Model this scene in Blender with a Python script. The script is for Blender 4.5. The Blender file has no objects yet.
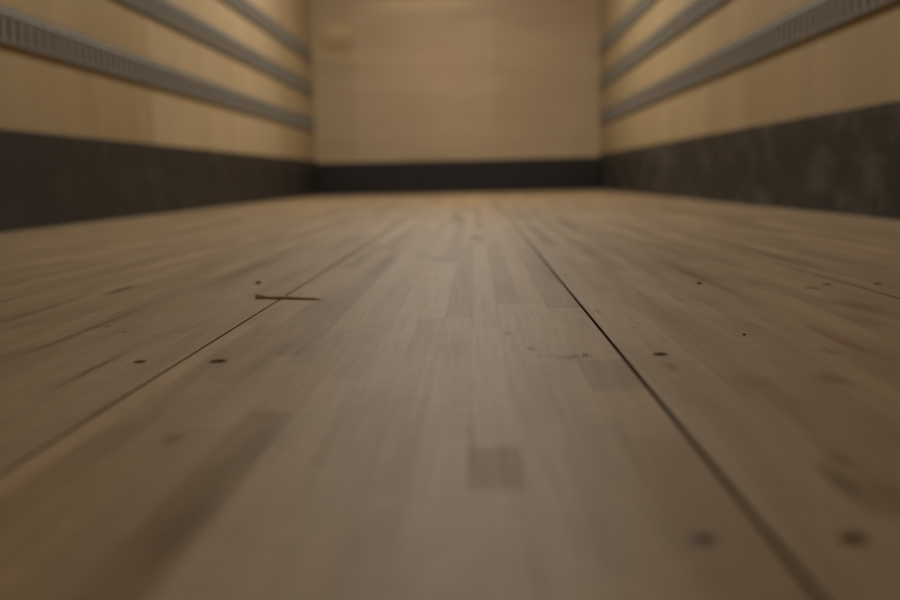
import bpy, bmesh, math, random
from mathutils import Vector, Matrix

rnd = random.Random(11)
S = bpy.context.scene
COL = S.collection

# the inside of a box truck: metres, Y runs to the front bulkhead, Z up, floor top at z = 0
XL, XR, D, HC, Y0 = -1.240, 0.963, 7.175, 2.25, -0.35


def lin(r, g, b):
    f = lambda c: (c / 12.92) if c <= 0.04045 else ((c + 0.055) / 1.055) ** 2.4
    return (f(r / 255), f(g / 255), f(b / 255), 1.0)


# ------------------------------------------------------------------ nodes
class NT:
    def __init__(self, name):
        self.m = bpy.data.materials.new(name)
        self.m.use_nodes = True
        self.t = self.m.node_tree
        self.b = self.t.nodes['Principled BSDF']
        self.L = self.t.links.new

    def n(self, kind, **kw):
        x = self.t.nodes.new(kind)
        for k, v in kw.items():
            setattr(x, k, v)
        return x

    def pos(self, scale=(1, 1, 1)):
        g = self.n('ShaderNodeNewGeometry')
        mp = self.n('ShaderNodeMapping')
        mp.inputs['Scale'].default_value = scale
        self.L(g.outputs['Position'], mp.inputs['Vector'])
        return mp.outputs['Vector']

    def noise(self, scale, vec, detail=3.0, rough=0.55, dist=0.0):
        x = self.n('ShaderNodeTexNoise')
        x.inputs['Scale'].default_value = scale
        x.inputs['Detail'].default_value = detail
        x.inputs['Roughness'].default_value = rough
        x.inputs['Distortion'].default_value = dist
        self.L(vec, x.inputs['Vector'])
        return x.outputs['Fac']

    def remap(self, v, a, b, lo, hi, smooth=False):
        x = self.n('ShaderNodeMapRange')
        if smooth:
            x.interpolation_type = 'SMOOTHSTEP'
        for i, q in zip((1, 2, 3, 4), (a, b, lo, hi)):
            x.inputs[i].default_value = q
        self.L(v, x.inputs[0])
        return x.outputs[0]

    def mul(self, col, fac):
        x = self.n('ShaderNodeVectorMath', operation='SCALE')
        self.L(col, x.inputs[0])
        self.L(fac, x.inputs['Scale'])
        return x.outputs[0]

    def mix(self, fac, a, b):
        x = self.n('ShaderNodeMix', data_type='RGBA')
        for q, i in ((fac, 0), (a, 6), (b, 7)):
            if isinstance(q, (tuple, float)):
                x.inputs[i].default_value = q
            else:
                self.L(q, x.inputs[i])
        return x.outputs[2]

    def stain(self, col, vec, c, r, tint, amount, soft=0.9):
        """a soft ellipse of another colour at its own place"""
        s = self.n('ShaderNodeVectorMath', operation='SUBTRACT')
        self.L(vec, s.inputs[0])
        s.inputs[1].default_value = c
        d = self.n('ShaderNodeVectorMath', operation='DIVIDE')
        self.L(s.outputs[0], d.inputs[0])
        d.inputs[1].default_value = r
        l = self.n('ShaderNodeVectorMath', operation='LENGTH')
        self.L(d.outputs[0], l.inputs[0])
        f = self.remap(l.outputs['Value'], 1 - soft, 1.0, amount, 0.0, True)
        return self.mix(f, col, tint)

    def out(self, col, rough=0.5, spec=0.5, metal=0.0):
        if isinstance(col, tuple):
            self.b.inputs['Base Color'].default_value = col
        else:
            self.L(col, self.b.inputs['Base Color'])
        if isinstance(rough, float):
            self.b.inputs['Roughness'].default_value = rough
        else:
            self.L(rough, self.b.inputs['Roughness'])
        self.b.inputs['Specular IOR Level'].default_value = spec
        self.b.inputs['Metallic'].default_value = metal
        return self.m


def plain(name, col, rough, spec=0.5, metal=0.0, scale=30, lo=.85, hi=1.15):
    k = NT(name)
    n = k.noise(scale, k.pos(), 4)
    rgb = k.n('ShaderNodeRGB'); rgb.outputs[0].default_value = col
    c = k.mul(rgb.outputs[0], k.remap(n, .3, .7, lo, hi))
    return k.out(c, rough, spec, metal)


def floor_material():
    k = NT('worn laminated hardwood')
    a = k.n('ShaderNodeAttribute', attribute_name='tone')
    col = a.outputs['Color']
    grain = k.noise(1.0, k.pos((260, 9, 1)), 4, 0.6, 0.4)
    col = k.mul(col, k.remap(grain, 0.3, 0.7, 0.88, 1.10))
    broad = k.noise(1.0, k.pos((26, 3.2, 1)), 4, 0.6, 0.6)
    col = k.mul(col, k.remap(broad, 0.3, 0.7, 0.84, 1.14))
    big = k.noise(1.0, k.pos((4, 1.2, 1)), 3)
    col = k.mul(col, k.remap(big, 0.35, 0.65, 0.95, 1.05))
    hue = k.noise(1.0, k.pos((30, 5, 1)), 2)
    col = k.mix(k.remap(hue, 0.45, 0.75, 0.0, 0.14), col, lin(150, 118, 78))
    # saw and wear scuffs across the grain
    scuff = k.noise(1.0, k.pos((40, 170, 1)), 3, 0.65)
    col = k.mul(col, k.remap(scuff, 0.35, 0.75, 1.06, 0.90))
    pores = k.noise(1.0, k.pos((700, 160, 1)), 2)
    col = k.mul(col, k.remap(pores, 0.62, 0.75, 1.0, 0.82))
    p = k.pos()
    wob = k.n('ShaderNodeTexNoise')
    wob.inputs['Scale'].default_value = 45
    k.L(p, wob.inputs['Vector'])
    v0 = k.n('ShaderNodeVectorMath', operation='SUBTRACT')
    k.L(wob.outputs['Color'], v0.inputs[0]); v0.inputs[1].default_value = (.5, .5, .5)
    v1 = k.n('ShaderNodeVectorMath', operation='MULTIPLY_ADD')
    k.L(v0.outputs[0], v1.inputs[0]); v1.inputs[1].default_value = (.006, .03, 0)
    k.L(p, v1.inputs[2])
    wp = v1.outputs[0]
    dk, br, gy, og = lin(78, 62, 44), lin(105, 82, 56), lin(100, 92, 74), lin(150, 104, 60)
    for x, y, rx, ry, t, am in STAINS:
        col = k.stain(col, wp, (x, y * 1.015, 0), (rx, ry, 1), {'d': dk, 'b': br, 'g': gy, 'o': og}[t], am)
    sep = k.n('ShaderNodeSeparateColor')
    k.L(col, sep.inputs[0])
    mat = k.out(col, k.remap(broad, 0.3, 0.7, 0.48, 0.58), 0.3)
    # dense pale strips are worn smoother than the dark porous ones
    k.L(k.remap(sep.outputs[0], .12, .30, .05, .40), k.b.inputs['Specular IOR Level'])
    return mat


STAINS = [
    # x, y, half width, half length, tint, amount
    (-.322, .72, .007, .19, 'd', .45), (-.335, .56, .012, .13, 'b', .5), (-.2498, .56, .0045, .1, 'd', .6),
    (-.403, 1.0, .012, .07, 'd', .75), (-.42, .82, .012, .25, 'b', .55), (-.31, 1.2, .016, .28, 'b', .55),
    (-.25, 1.7, .02, .5, 'b', .5), (-.143, .405, .006, .012, 'd', .5), (-.105, .29, .012, .06, 'b', .6),
    (-.2, 1.5, .012, .5, 'b', .45), (-.36, .36, .03, .1, 'b', .4),
    (-.0045, .385, .0035, .09, 'g', .45), (.037, .61, .005, .012, 'd', .5), (.0615, .58, .012, .008, 'd', .5),
    (.045, .583, .014, .006, 'd', .35), (.022, .672, .004, .01, 'd', .4), (.030, .70, .01, .004, 'd', .25),
    (.118, .545, .006, .018, 'b', .5), (.137, .33, .008, .045, 'd', .6), (.148, .36, .006, .02, 'd', .45),
    (.150, .31, .012, .05, 'b', .5),
    (.252, .63, .009, .1, 'b', .75), (.253, .63, .006, .07, 'o', .45), (.176, .675, .005, .04, 'o', .45),
    (.251, 1.05, .012, .34, 'b', .7), (.3366, .905, .012, .016, 'd', .6), (.33, .78, .02, .08, 'b', .6),
    (.30, .70, .02, .06, 'b', .4), (.20, .505, .014, .025, 'd', .4), (.19, .85, .004, .07, 'd', .4),
    (.23, .58, .008, .02, 'd', .35), (.41, 1.3, .018, .4, 'b', .4), (.30, 1.4, .02, .3, 'b', .45),
    (-.2857, .7121, .004, .006, 'd', .8), (-.312, .735, .0035, .006, 'd', .7), (-.4024, 1.02, .005, .01, 'd', .5),
    (-.13, 1.3, .014, .3, 'b', .45), (.0, 1.75, .022, .12, 'd', .45), (-.06, 1.32, .02, .05, 'd', .35),
    (.16, .50, .02, .02, 'b', .3), (.24, .42, .03, .06, 'b', .4), (.45, .72, .03, .05, 'd', .4),
    (.62, 1.3, .006, .02, 'd', .5), (.12, .69, .004, .004, 'd', .6), (.105, .78, .004, .02, 'd', .4),
]


def ply_material(name, base, alt, vertical=True):
    k = NT(name)
    a = k.n('ShaderNodeAttribute', attribute_name='tone')
    sc = (7, 7, .9) if vertical else (.9, 1, 8)
    g = k.noise(1.0, k.pos(sc), 4, 0.6, 0.7)
    col = k.mix(k.remap(g, 0.3, 0.7, 0.0, 1.0), base, alt)
    b = k.noise(1.6, k.pos(), 2)
    col = k.mul(col, k.remap(b, 0.3, 0.7, 0.95, 1.05))
    m = k.n('ShaderNodeVectorMath', operation='MULTIPLY')
    k.L(col, m.inputs[0]); k.L(a.outputs['Color'], m.inputs[1])
    col = m.outputs[0]
    return k, col


def kick_material(name, col, scuffcol, amount, spec=.45):
    k = NT(name)
    p = k.pos()
    n = k.noise(14, p, 5, .7)
    rgb = k.n('ShaderNodeRGB'); rgb.outputs[0].default_value = col
    c = k.mul(rgb.outputs[0], k.remap(n, .3, .7, .8, 1.2))
    s = k.noise(6, k.pos((1, 1, 1.4)), 7, .7)
    c = k.mix(k.remap(s, .50, .72, 0, amount), c, scuffcol)
    s2 = k.noise(60, p, 3, .7)
    c = k.mix(k.remap(s2, .66, .74, 0, amount * 1.3), c, scuffcol)
    return k.out(c, .5, spec)


# ------------------------------------------------------------------ meshes
def link(name, bm, mat, parent=None, tone=None):
    me = bpy.data.meshes.new(name)
    bm.normal_update()
    bm.to_mesh(me); bm.free()
    me.materials.append(mat)
    o = bpy.data.objects.new(name, me)
    COL.objects.link(o)
    if parent:
        o.parent = parent
    return o


def empty(name, loc=(0, 0, 0)):
    o = bpy.data.objects.new(name, None)
    COL.objects.link(o)
    o.location = loc
    o.empty_display_size = .05
    return o


def tag(o, label, cat, group=None, kind=None):
    o['label'] = label; o['category'] = cat
    if group: o['group'] = group
    if kind: o['kind'] = kind
    return o


def box(bm, x0, x1, y0, y1, z0, z1, bevel=0.0):
    m = Matrix.Translation(((x0 + x1) / 2, (y0 + y1) / 2, (z0 + z1) / 2)) @ Matrix.Diagonal((x1 - x0, y1 - y0, z1 - z0, 1))
    r = bmesh.ops.create_cube(bm, size=1, matrix=m)
    if bevel:
        es = list({e for v in r['verts'] for e in v.link_edges})
        bmesh.ops.bevel(bm, geom=es, offset=bevel, segments=2, affect='EDGES', profile=.5)


def prism_y(bm, prof, y0, y1):
    """closed profile of (x, z) pairs swept along Y"""
    a = [bm.verts.new((x, y0, z)) for x, z in prof]
    b = [bm.verts.new((x, y1, z)) for x, z in prof]
    n = len(prof)
    for i in range(n):
        bm.faces.new((a[i], a[(i + 1) % n], b[(i + 1) % n], b[i]))
    bm.faces.new(a[::-1]); bm.faces.new(b)
    bmesh.ops.recalc_face_normals(bm, faces=bm.faces)


# ------------------------------------------------------------------ floor
FLOORMAT = floor_material()
EDGE = plain('dark board edge', lin(74, 55, 38), .95, .05)
BASE = (144, 120, 89)


def tone_rgb(f, warm=0.0):
    f = max(.5, 1 + (f - 1) * 1.25)
    c = lin(*BASE)
    return (c[0] * f * (1 + .06 * warm), c[1] * f * (1 + .0 * warm), c[2] * f * (1 - .12 * warm), 1)


# strips of the three boards in front of the camera (edges in x) and blocks seen in them
C_EDGES = [-.1989, -.184, -.1645, -.1405, -.118, -.0950, -.072, -.0500, -.0275, -.0045, .0175, .0400, .0630, .0939]
C_BLOCKS = {
    0: [(.0, .73, 1.10, .1), (.73, 1.3, .97, 0), (1.3, 1.9, 1.02, 0)],
    1: [(.0, .43, .84, .7), (.43, .73, .90, .2), (.73, 1.2, .97, .2)],
    2: [(.0, .52, .95, .5), (.52, .9, .88, .1), (.9, 1.5, .95, 0)],
    3: [(.0, .42, .90, .5), (.42, .6, .99, .2), (.6, 1.35, .86, .2), (1.35, 2, .94, 0)],
    4: [(.0, .45, .80, .8), (.45, .7, .95, .4), (.7, 1.4, 1.02, .3)],
    5: [(.0, .52, 1.07, -.2), (.52, .83, .99, .2), (.83, 1.3, .96, .2)],
    6: [(.0, .36, 1.04, -.3), (.36, .5, .97, .4), (.5, .75, 1.05, -.1), (.75, 1.15, 1.06, -.2)],
    7: [(.0, .33, .97, .3), (.33, .48, .94, .4), (.48, .59, 1.0, .2), (.59, .75, .96, -.4), (.75, 1.25, 1.07, -.2)],
    8: [(.0, .40, 1.04, -.2), (.40, .585, 1.03, -.2), (.585, .75, .98, -.4), (.75, 1.6, .89, -.2)],
    9: [(.0, .329, 1.03, -.3), (.329, .382, .80, .55), (.382, .70, 1.07, -.3), (.70, .84, 1.0, -.3), (.84, 1.5, 1.04, -.2)],
    10: [(.0, .42, 1.06, -.2), (.42, .62, 1.0, -.1), (.62, .83, 1.03, -.3), (.83, 1.55, .88, -.2)],
    11: [(.0, .38, 1.04, -.1), (.38, .60, 1.02, 0), (.60, .83, 1.06, -.3), (.83, 1.5, 1.0, -.2)],
    12: [(.0, .40, .92, .3), (.40, .485, 1.0, .1), (.485, .568, .87, -.1), (.568, .8, 1.0, .1), (.8, 1.5, .86, 0)],
}


L_BLOCKS = {k: [(0, e, f, w)] for k, e, f, w in ((12, 1.3, 1.0, .1), (11, .53, .95, .3), (10, 1.1, 1.0, .1), (9, .9, .96, .2), (8, 1.2, .95, .3), (7, .85, .88, .5),
                                                  (6, 1.2, .98, .1), (5, 1.4, .94, .3), (4, 1.0, .91, .4), (3, 1.3, .98, .1), (2, 1.6, .93, .2), (1, 1.2, .98, .1), (0, 1.5, .95, .1))}
R_BLOCKS = {k: [(0, e, f, w)] for k, e, f, w in ((0, 1.2, 1.02, .1), (1, .9, 1.0, .1), (2, .375, .92, .5), (3, 1.1, .97, .2), (4, 1.4, .99, .1), (5, 1.0, .95, .3), (6, 1.3, .89, .6),
                                                  (7, .9, .92, .4), (8, 1.2, .98, .1), (9, 1.5, .94, .3), (10, 1.1, .97, .1), (11, 1.3, .93, .3), (12, 1.6, .97, .1))}


def make_strips(x0, x1, explicit=None, seed=0):
    r = random.Random(100 + seed)
    if explicit:
        edges = list(explicit)
    else:
        n = max(2, round((x1 - x0) / .0225))
        edges = [x0 + (x1 - x0) * i / n + (r.uniform(-.003, .003) if 0 < i < n else 0) for i in range(n + 1)]
    return edges, r


def board(name, x0, x1, parent, edges=None, blocks=None, seed=0, bias=1.0, warm=0.0):
    edges, r = make_strips(x0, x1, edges, seed)
    bm = bmesh.new()
    lay = bm.loops.layers.float_color.new('tone')
    ch, th = .0004, .028

    def quad(pts, c, mi=0):
        f = bm.faces.new([bm.verts.new(p) for p in pts])
        f.material_index = mi
        for l in f.loops:
            l[lay] = c
    ya, yb = Y0, D - .012
    for i in range(len(edges) - 1):
        a, b = edges[i], edges[i + 1]
        if i == 0: a += ch
        if i == len(edges) - 2: b -= ch
        segs = [(p * 1.015, q * 1.015, f, w + warm) for p, q, f, w in (blocks or {}).get(i, [])]
        if segs:
            segs[0] = (ya,) + segs[0][1:]
            y = segs[-1][1]
        else:
            y = ya
            first = y + r.uniform(.1, .7)
            segs.append((y, first, bias * r.uniform(.90, 1.06), warm + r.uniform(-.5, .3))); y = first
        while y < yb:
            e = min(yb, y + r.uniform(.3, .85))
            segs.append((y, e, bias * min(1.1, max(.78, r.gauss(.98, .08))), warm + r.uniform(-.5, .3)))
            y = e
        for (p, q, f, w) in segs:
            c = tone_rgb(f, w)
            g = .00016                                   # the dark glue line round each block
            quad([(a + g, p + g, 0), (b - g, p + g, 0), (b - g, q - g, 0), (a + g, q - g, 0)], c)
            d = tone_rgb(f * .84, w + .3)
            quad([(a, p, 0), (b, p, 0), (b - g, p + g, 0), (a + g, p + g, 0)], d)
            quad([(b, p, 0), (b, q, 0), (b - g, q - g, 0), (b - g, p + g, 0)], d)
            quad([(b, q, 0), (a, q, 0), (a + g, q - g, 0), (b - g, q - g, 0)], d)
            quad([(a, q, 0), (a, p, 0), (a + g, p + g, 0), (a + g, q - g, 0)], d)
    c = tone_rgb(.62, .5)
    L, R_ = edges[0], edges[-1]
    quad([(L, ya, -ch), (L + ch, ya, 0), (L + ch, yb, 0), (L, yb, -ch)], c, 1)
    quad([(R_ - ch, ya, 0), (R_, ya, -ch), (R_, yb, -ch), (R_ - ch, yb, 0)], c, 1)
    quad([(L, ya, -th), (L, ya, -ch), (L, yb, -ch), (L, yb, -th)], c, 1)
    quad([(R_, ya, -ch), (R_, ya, -th), (R_, yb, -th), (R_, yb, -ch)], c, 1)
    quad([(L, ya, -th), (R_, ya, -th), (R_, ya, 0), (L, ya, 0)], c, 1)
    quad([(L, yb, 0), (R_, yb, 0), (R_, yb, -th), (L, yb, -th)], c, 1)
    quad([(L, yb, -th), (R_, yb, -th), (R_, ya, -th), (L, ya, -th)], c, 1)
    bmesh.ops.remove_doubles(bm, verts=bm.verts, dist=1e-6)
    bmesh.ops.recalc_face_normals(bm, faces=bm.faces)
    o = link(name, bm, FLOORMAT, parent)
    o.data.materials.append(EDGE)
    return o


floor = empty('floor')
tag(floor, 'worn laminated hardwood plank floor of the truck box with dark gaps', 'floor', kind='structure')
gp = .0009                                                # half of an open joint
tj = .0002                                                # half of a tight joint
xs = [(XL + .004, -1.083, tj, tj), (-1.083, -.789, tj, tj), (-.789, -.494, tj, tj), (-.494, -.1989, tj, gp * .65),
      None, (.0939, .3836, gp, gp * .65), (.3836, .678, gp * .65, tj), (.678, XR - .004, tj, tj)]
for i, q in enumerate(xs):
    if q is None:
        e = list(C_EDGES); e[0] += gp * .65; e[-1] -= gp
        board('floor_board', e[0], e[-1], floor, e, C_BLOCKS, seed=i, warm=.35)  # centre board tinted warmer to offset the whitish sheen reflected there
    else:
        board('floor_board', q[0] + q[2], q[1] - q[3], floor, None, {3: L_BLOCKS, 5: R_BLOCKS}.get(i), seed=i, bias=.955, warm=-.15)  # outer boards darkened and cooled to paint the sideways light falloff
bm = bmesh.new(); box(bm, XL, XR, Y0, D, -.06, -.0285)
link('floor_bearer_sheet', bm, plain('dark underfloor', lin(36, 28, 20), .9, .2), floor)

# ------------------------------------------------------------------ walls, ceiling
k, c = ply_material('birch plywood lining', lin(168, 146, 113), lin(156, 134, 101))
PLY = k.out(c, .55, .35)
k, c = ply_material('birch plywood bulkhead', lin(178, 159, 132), lin(167, 147, 119), vertical=False)
p = k.pos()
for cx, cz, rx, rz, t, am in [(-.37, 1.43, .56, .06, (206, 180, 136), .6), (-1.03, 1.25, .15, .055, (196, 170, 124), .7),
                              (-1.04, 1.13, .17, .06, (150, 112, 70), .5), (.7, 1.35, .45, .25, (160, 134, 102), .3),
                              (-.2, 1.0, .45, .5, (192, 160, 126), .3)]:  # last ellipse is a warmer patch at the centre; the one before is a darker patch at the right
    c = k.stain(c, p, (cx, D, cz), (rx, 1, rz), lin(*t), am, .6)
BULK = k.out(c, .55, .35)
WHITE = plain('white ceiling skin', lin(205, 198, 184), .6, .3, scale=4, lo=.95, hi=1.03)


def panel(name, parent, mat, x0, x1, y0, y1, z0, z1, tone):
    bm = bmesh.new()
    box(bm, x0, x1, y0, y1, z0, z1, .0012)
    lay = bm.loops.layers.float_color.new('tone')
    for f in bm.faces:
        for l in f.loops:
            l[lay] = (*tone, 1)
    return link(name, bm, mat, parent)


wl = empty('wall_left'); tag(wl, 'left side wall lined with pale tan plywood sheets', 'wall', kind='structure')
wr = empty('wall_right'); tag(wr, 'right side wall lined with tan plywood sheets', 'wall', kind='structure')
wb = empty('wall_back'); tag(wb, 'tan plywood bulkhead closing the far end', 'wall', kind='structure')
for w, sx, x, cuts, tones in ((wl, -1, XL, [Y0, 1.24, 3.54, 5.84, D], [(.96, .96, .92), (.93, .91, .84), (1.11, 1.13, 1.17), (1.05, 1.05, 1.03)]),
                              (wr, 1, XR, [Y0, 1.0, 3.3, 5.6, D], [(.97, .96, .92), (.97, .96, .93), (1.03, 1.04, 1.03), (1.02, 1.03, 1.0)])):
    for i in range(4):
        x0, x1 = sorted((x, x + sx * .018))
        panel('plywood_sheet', w, PLY, x0, x1, cuts[i] + .0008, cuts[i + 1] - .0008, 0, HC, tones[i])
for a, b, t in ((XL - .018, -.93, (.94, .90, .80)), (-.93, .166, (1.0, .965, .93)), (.166, XR + .018, (.96, .915, .85))):  # outer sheet colours lowered where lamplight fades towards the corners
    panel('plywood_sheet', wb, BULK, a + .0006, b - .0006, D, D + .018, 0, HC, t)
bm = bmesh.new(); box(bm, XL - .03, XR + .03, Y0, D + .03, HC, HC + .03)
tag(link('ceiling', bm, WHITE), 'white roof skin of the truck box', 'ceiling', kind='structure')

KICK_L = kick_material('scuffed dark kick board', lin(35, 30, 27), lin(80, 74, 65), .4)
KICK_R = kick_material('scuffed dark kick board with pale marks', lin(37, 33, 30), lin(112, 106, 97), .5)
KICK_B = kick_material('black kick board', lin(36, 33, 32), lin(60, 57, 55), .3, .3)
for nm, x0, x1, m, lb in (('baseboard_left', XL, XL + .009, KICK_L, 'dark brown kick board along the foot of the left wall'),
                          ('baseboard_right', XR - .009, XR, KICK_R, 'dark kick board with pale scuffs along the right wall')):
    bm = bmesh.new(); box(bm, x0, x1, Y0, D - .0005, .0005, .2690, .002)
    tag(link(nm, bm, m), lb, 'kick board', kind='structure')
bm = bmesh.new(); box(bm, XL + .0095, XR - .0095, D - .009, D, .0005, .2495, .002)
tag(link('baseboard_back', bm, KICK_B), 'black kick board across the foot of the far bulkhead', 'kick board', kind='structure')

# ------------------------------------------------------------------ lashing rails
STEEL = plain('dull galvanised steel', lin(122, 116, 108), .5, .5, .0, scale=25, lo=.9, hi=1.1)
STEEL2 = plain('dull galvanised steel slotted web', lin(124, 118, 109), .5, .5, .0, scale=25, lo=.9, hi=1.1)
DARK = plain('dark inside of rail', lin(34, 29, 24), .9, .2)
RH, RY0, RY1 = .101, Y0 + .03, D - .07


def rail_parts():
    """one rail lying along Y against a wall at x = 0, standing out towards +x, mid height at z = 0"""
    h = RH / 2
    up = bmesh.new()
    prism_y(up, [(.0005, h), (.0122, h), (.0118, h - .013), (.0162, h - .018), (.0166, h - .022), (.0105, h - .0265), (.0005, h - .0265)], RY0, RY1)
    lo = bmesh.new()
    prism_y(lo, [(.0005, -h), (.0060, -h), (.0128, -h + .006), (.0130, -h + .0075), (.0005, -h + .0075)], RY0, RY1)
    web = bmesh.new()
    z0, z1 = -h + .0070, h - .0260
    pitch, slot = .0485, .020
    y = RY0
    box(web, .0095, .0130, RY0, RY1, z0, z0 + .005)
    box(web, .0095, .0130, RY0, RY1, z1 - .005, z1)
    while y + pitch < RY1:
        box(web, .0095, .0130, y + slot, y + pitch, z0 + .0045, z1 - .0045)
        y += pitch
    bk = bmesh.new()
    box(bk, .0005, .002, RY0, RY1, z0, z1)
    return up, lo, web, bk


def first_rail():
    r = empty('lashing_rail')
    up, lo, web, bk = rail_parts()
    link('upper_lip', up, STEEL, r); link('lower_lip', lo, STEEL, r)
    link('slotted_web', web, STEEL2, r); link('backing_strip', bk, DARK, r)
    return r


def copy_thing(o):
    c = o.copy(); COL.objects.link(c)
    for ch in list(o.children):
        d = ch.copy(); COL.objects.link(d); d.parent = c
    return c


# a mirrored set of meshes serves the other wall (turned half round about Z, so slots still face in)
proto = first_rail()
used = False
names = {'L': 'left', 'R': 'right'}
for side, x, rz in (('L', XL, 0), ('R', XR, math.pi)):
    for z, lv in ((.539, 'lowest'), (.804, 'middle'), (1.056, 'topmost')):
        r = copy_thing(proto) if used else proto
        used = True
        r.location = (x, 0 if side == 'L' else RY0 + RY1, z)
        r.rotation_euler = (0, 0, rz)
        what = {'lowest': 'just above kick board', 'middle': 'second above the kick board',
                'topmost': 'third above the kick board'}[lv]
        tag(r, f'{lv} slotted grey lashing rail on the {names[side]} plywood wall, {what}', 'lashing rail',
            'lashing rails along the plywood walls')

# ------------------------------------------------------------------ screws in the floor
RUST = plain('rusty dark screw steel', lin(94, 70, 46), .9, .08, .0, scale=300, lo=.7, hi=1.3)
GREYST = plain('worn grey screw steel', lin(92, 84, 72), .6, .3, .2, scale=300, lo=.8, hi=1.2)
BRIGHT = plain('screw steel paled for glint', lin(165, 155, 138), .6, .4, .0, scale=300, lo=.8, hi=1.2)
PIT = plain('dirt in the screw drive', lin(62, 47, 32), .9, .1)


def lathe(bm, prof, n=28):
    rings = []
    for r, z in prof:
        rings.append([bm.verts.new((r * math.cos(2 * math.pi * i / n), r * math.sin(2 * math.pi * i / n), z)) for i in range(n)])
    for a, b in zip(rings, rings[1:]):
        for i in range(n):
            bm.faces.new((a[i], a[(i + 1) % n], b[(i + 1) % n], b[i]))
    bm.faces.new(rings[-1]); bm.faces.new(rings[0][::-1])
    bmesh.ops.recalc_face_normals(bm, faces=bm.faces)


def screw(x, y, d, mat, rot, label):
    o = empty('floor_screw', (x, y, 0))
    o.rotation_euler = (0, 0, rot)
    r = d / 2
    bm = bmesh.new()
    lathe(bm, [(r * .5, -.006), (r * .96, -.0012), (r, -.0002), (r, .0002), (r * .93, .0005), (r * .6, .0006), (r * .3, .0006)])
    link('head', bm, mat, o)
    bm = bmesh.new()
    s = r * .5
    box(bm, -s, s, -r * .13, r * .13, .0004, .0008)
    box(bm, -r * .13, r * .13, -s, s, .0004, .00079)
    link('cross_recess', bm, PIT, o)
    tag(o, label, 'screw', 'screws along the floor joints')


screw(-.2267, .5935, .0083, RUST, .3, 'small dark screw head left of the left floor joint, on the outer board')
screw(-.1730, .5915, .0115, RUST, .9, 'dark screw head just right of the left floor joint, on the centre board')
screw(.1190, .5915, .0092, RUST, .2, 'dark screw head right of the right-hand open joint, in sharp focus')
screw(.0700, .5918, .0090, BRIGHT, .5, 'screw head coloured pale for its glint, left of the right-hand open joint, beside a dark wood block')
screw(.0718, .2849, .0092, GREYST, .1, 'blurred grey screw head close to camera, left of the right-hand joint')
screw(.1193, .2838, .0092, RUST, .7, 'blurred brown screw head nearest the lower right corner, right of the joint')
screw(.3612, .9461, .0090, RUST, .4, 'faint dark screw head left of the narrow joint farthest to the right')
screw(.4117, .9427, .0090, RUST, 1.1, 'faint dark screw head beyond the narrow joint farthest to the right')

# ------------------------------------------------------------------ the wood splinter across the left joint
STICK = plain('split pale wood', lin(178, 150, 114), .8, .2, scale=180, lo=.75, hi=1.2)
bm = bmesh.new()
N, M = 14, 8
a, b = Vector((-.2255, .9170)), Vector((-.1562, .8950))
rings = []
for i in range(N + 1):
    t = i / N
    c = a.lerp(b, t)
    w = .0024 * (1 - t) ** .5 + .0008
    h = .0014 + .0004 * (1 - t) - (.0006 if i == N else 0)
    if i <= 1: w *= 1.15; h *= 1.45
    if i == 0: w *= .8
    up = .0006 * math.sin(t * 5) * t
    side = Vector((-(b - a).y, (b - a).x)).normalized()
    ring = []
    for j in range(M):
        an = 2 * math.pi * j / M + .2
        jit = 1 + rnd.uniform(-.13, .13)
        p = c + side * (w * math.cos(an) * jit)
        ring.append(bm.verts.new((p.x, p.y, max(.0001, h + up + h * math.sin(an) * jit))))
    rings.append(ring)
for p, q in zip(rings, rings[1:]):
    for j in range(M):
        bm.faces.new((p[j], p[(j + 1) % M], q[(j + 1) % M], q[j]))
bm.faces.new(rings[0][::-1]); bm.faces.new(rings[-1])
bmesh.ops.recalc_face_normals(bm, faces=bm.faces)
tag(link('wood_splinter', bm, STICK), 'thin tan wood splinter lying across the left floor joint', 'splinter')

# ------------------------------------------------------------------ crumbs of debris
CRUMB = plain('dark bark crumb', lin(84, 65, 45), .9, .1, scale=400, lo=.7, hi=1.3)


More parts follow.
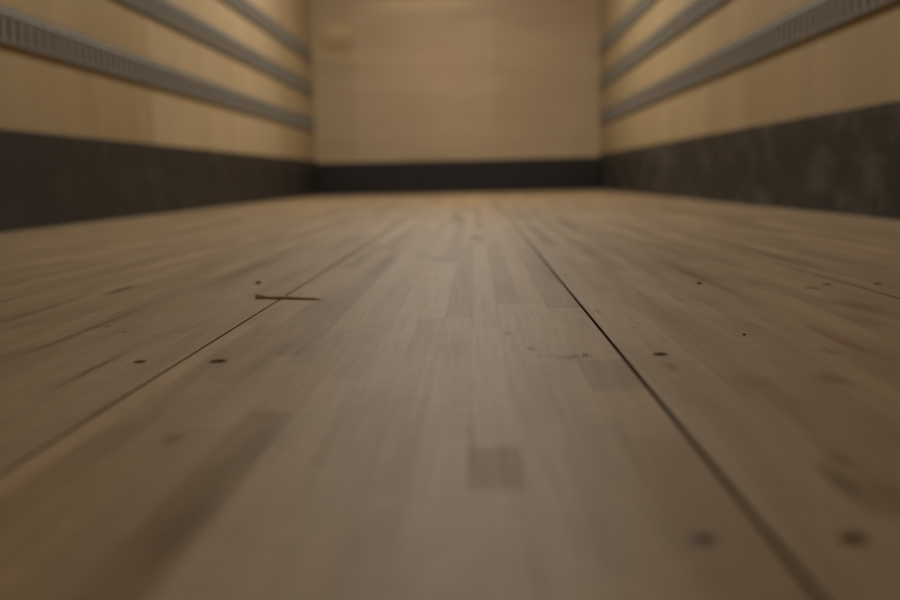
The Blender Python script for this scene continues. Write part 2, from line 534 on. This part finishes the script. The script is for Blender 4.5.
def chip(x, y, s, seed, label):
    r = random.Random(seed)
    bm = bmesh.new()
    bmesh.ops.create_icosphere(bm, subdivisions=2, radius=1)
    for v in bm.verts:
        f = r.uniform(.8, 1.15)
        v.co = Vector((v.co.x * s * f, v.co.y * s * .9 * f, max(-.62, v.co.z * f) * s * .42))
    lowest = min(v.co.z for v in bm.verts)
    for v in bm.verts: v.co.z -= lowest - .0001
    o = link('debris_chip', bm, CRUMB)
    o.location = (x, y, 0); o.rotation_euler = (0, 0, r.uniform(0, 3))
    tag(o, label, 'debris', 'crumbs of debris on the floor')


chip(.2357, .9702, .0030, 1, 'dark debris crumb lying alone on the board right of the right-hand joint')
chip(-.2560, 1.0520, .0036, 2, 'brown debris crumb lying just behind the thick end of the splinter')
chip(.1930, .6586, .0015, 3, 'tiny dark debris crumb right of the sharply focused dark screw')

# ------------------------------------------------------------------ light: roof lamps and dull daylight through the open rear
def lamp(name, loc, sx, sy, power, col, rot=(0, 0, 0)):
    l = bpy.data.lights.new(name, 'AREA')
    l.shape = 'RECTANGLE'; l.size = sx; l.size_y = sy; l.energy = power; l.color = col
    o = bpy.data.objects.new(name, l); COL.objects.link(o)
    o.location = loc; o.rotation_euler = rot
    return o


WARM = (1.0, .95, .85)
lamp('roof_lamp', (-.14, 5.0, HC - .02), .45, 1.3, 17.5, WARM)
lamp('roof_lamp', (-.14, 2.3, HC - .02), .5, 1.4, 7.8, WARM)
W = bpy.data.worlds.new('dusk outside'); S.world = W
W.use_nodes = True
bg = W.node_tree.nodes['Background']
bg.inputs[0].default_value = (.9, .82, .72, 1); bg.inputs[1].default_value = .12

# ------------------------------------------------------------------ camera: lying almost on the floor, wide open
cd = bpy.data.cameras.new('camera')
cam = bpy.data.objects.new('camera', cd); COL.objects.link(cam)
R = Vector((.99938893, .02753259, -.02153404)); U = Vector((.01766475, .13377375, .99085445)); F = Vector((-.03016148, .99062937, -.13320565))
cam.matrix_world = Matrix(((R.x, U.x, -F.x, 0), (R.y, U.y, -F.y, 0), (R.z, U.z, -F.z, .118), (0, 0, 0, 1)))
cd.sensor_width = 36; cd.lens = 36 * 911.85 / 900
cd.clip_start = .01; cd.clip_end = 100
cd.dof.use_dof = True; cd.dof.focus_distance = .74; cd.dof.aperture_fstop = 3.7
S.camera = cam
S.view_settings.view_transform = 'Standard'; S.view_settings.look = 'None'
S.view_settings.exposure = 1.5; S.view_settings.gamma = 1.0; S.view_settings.use_curve_mapping = False
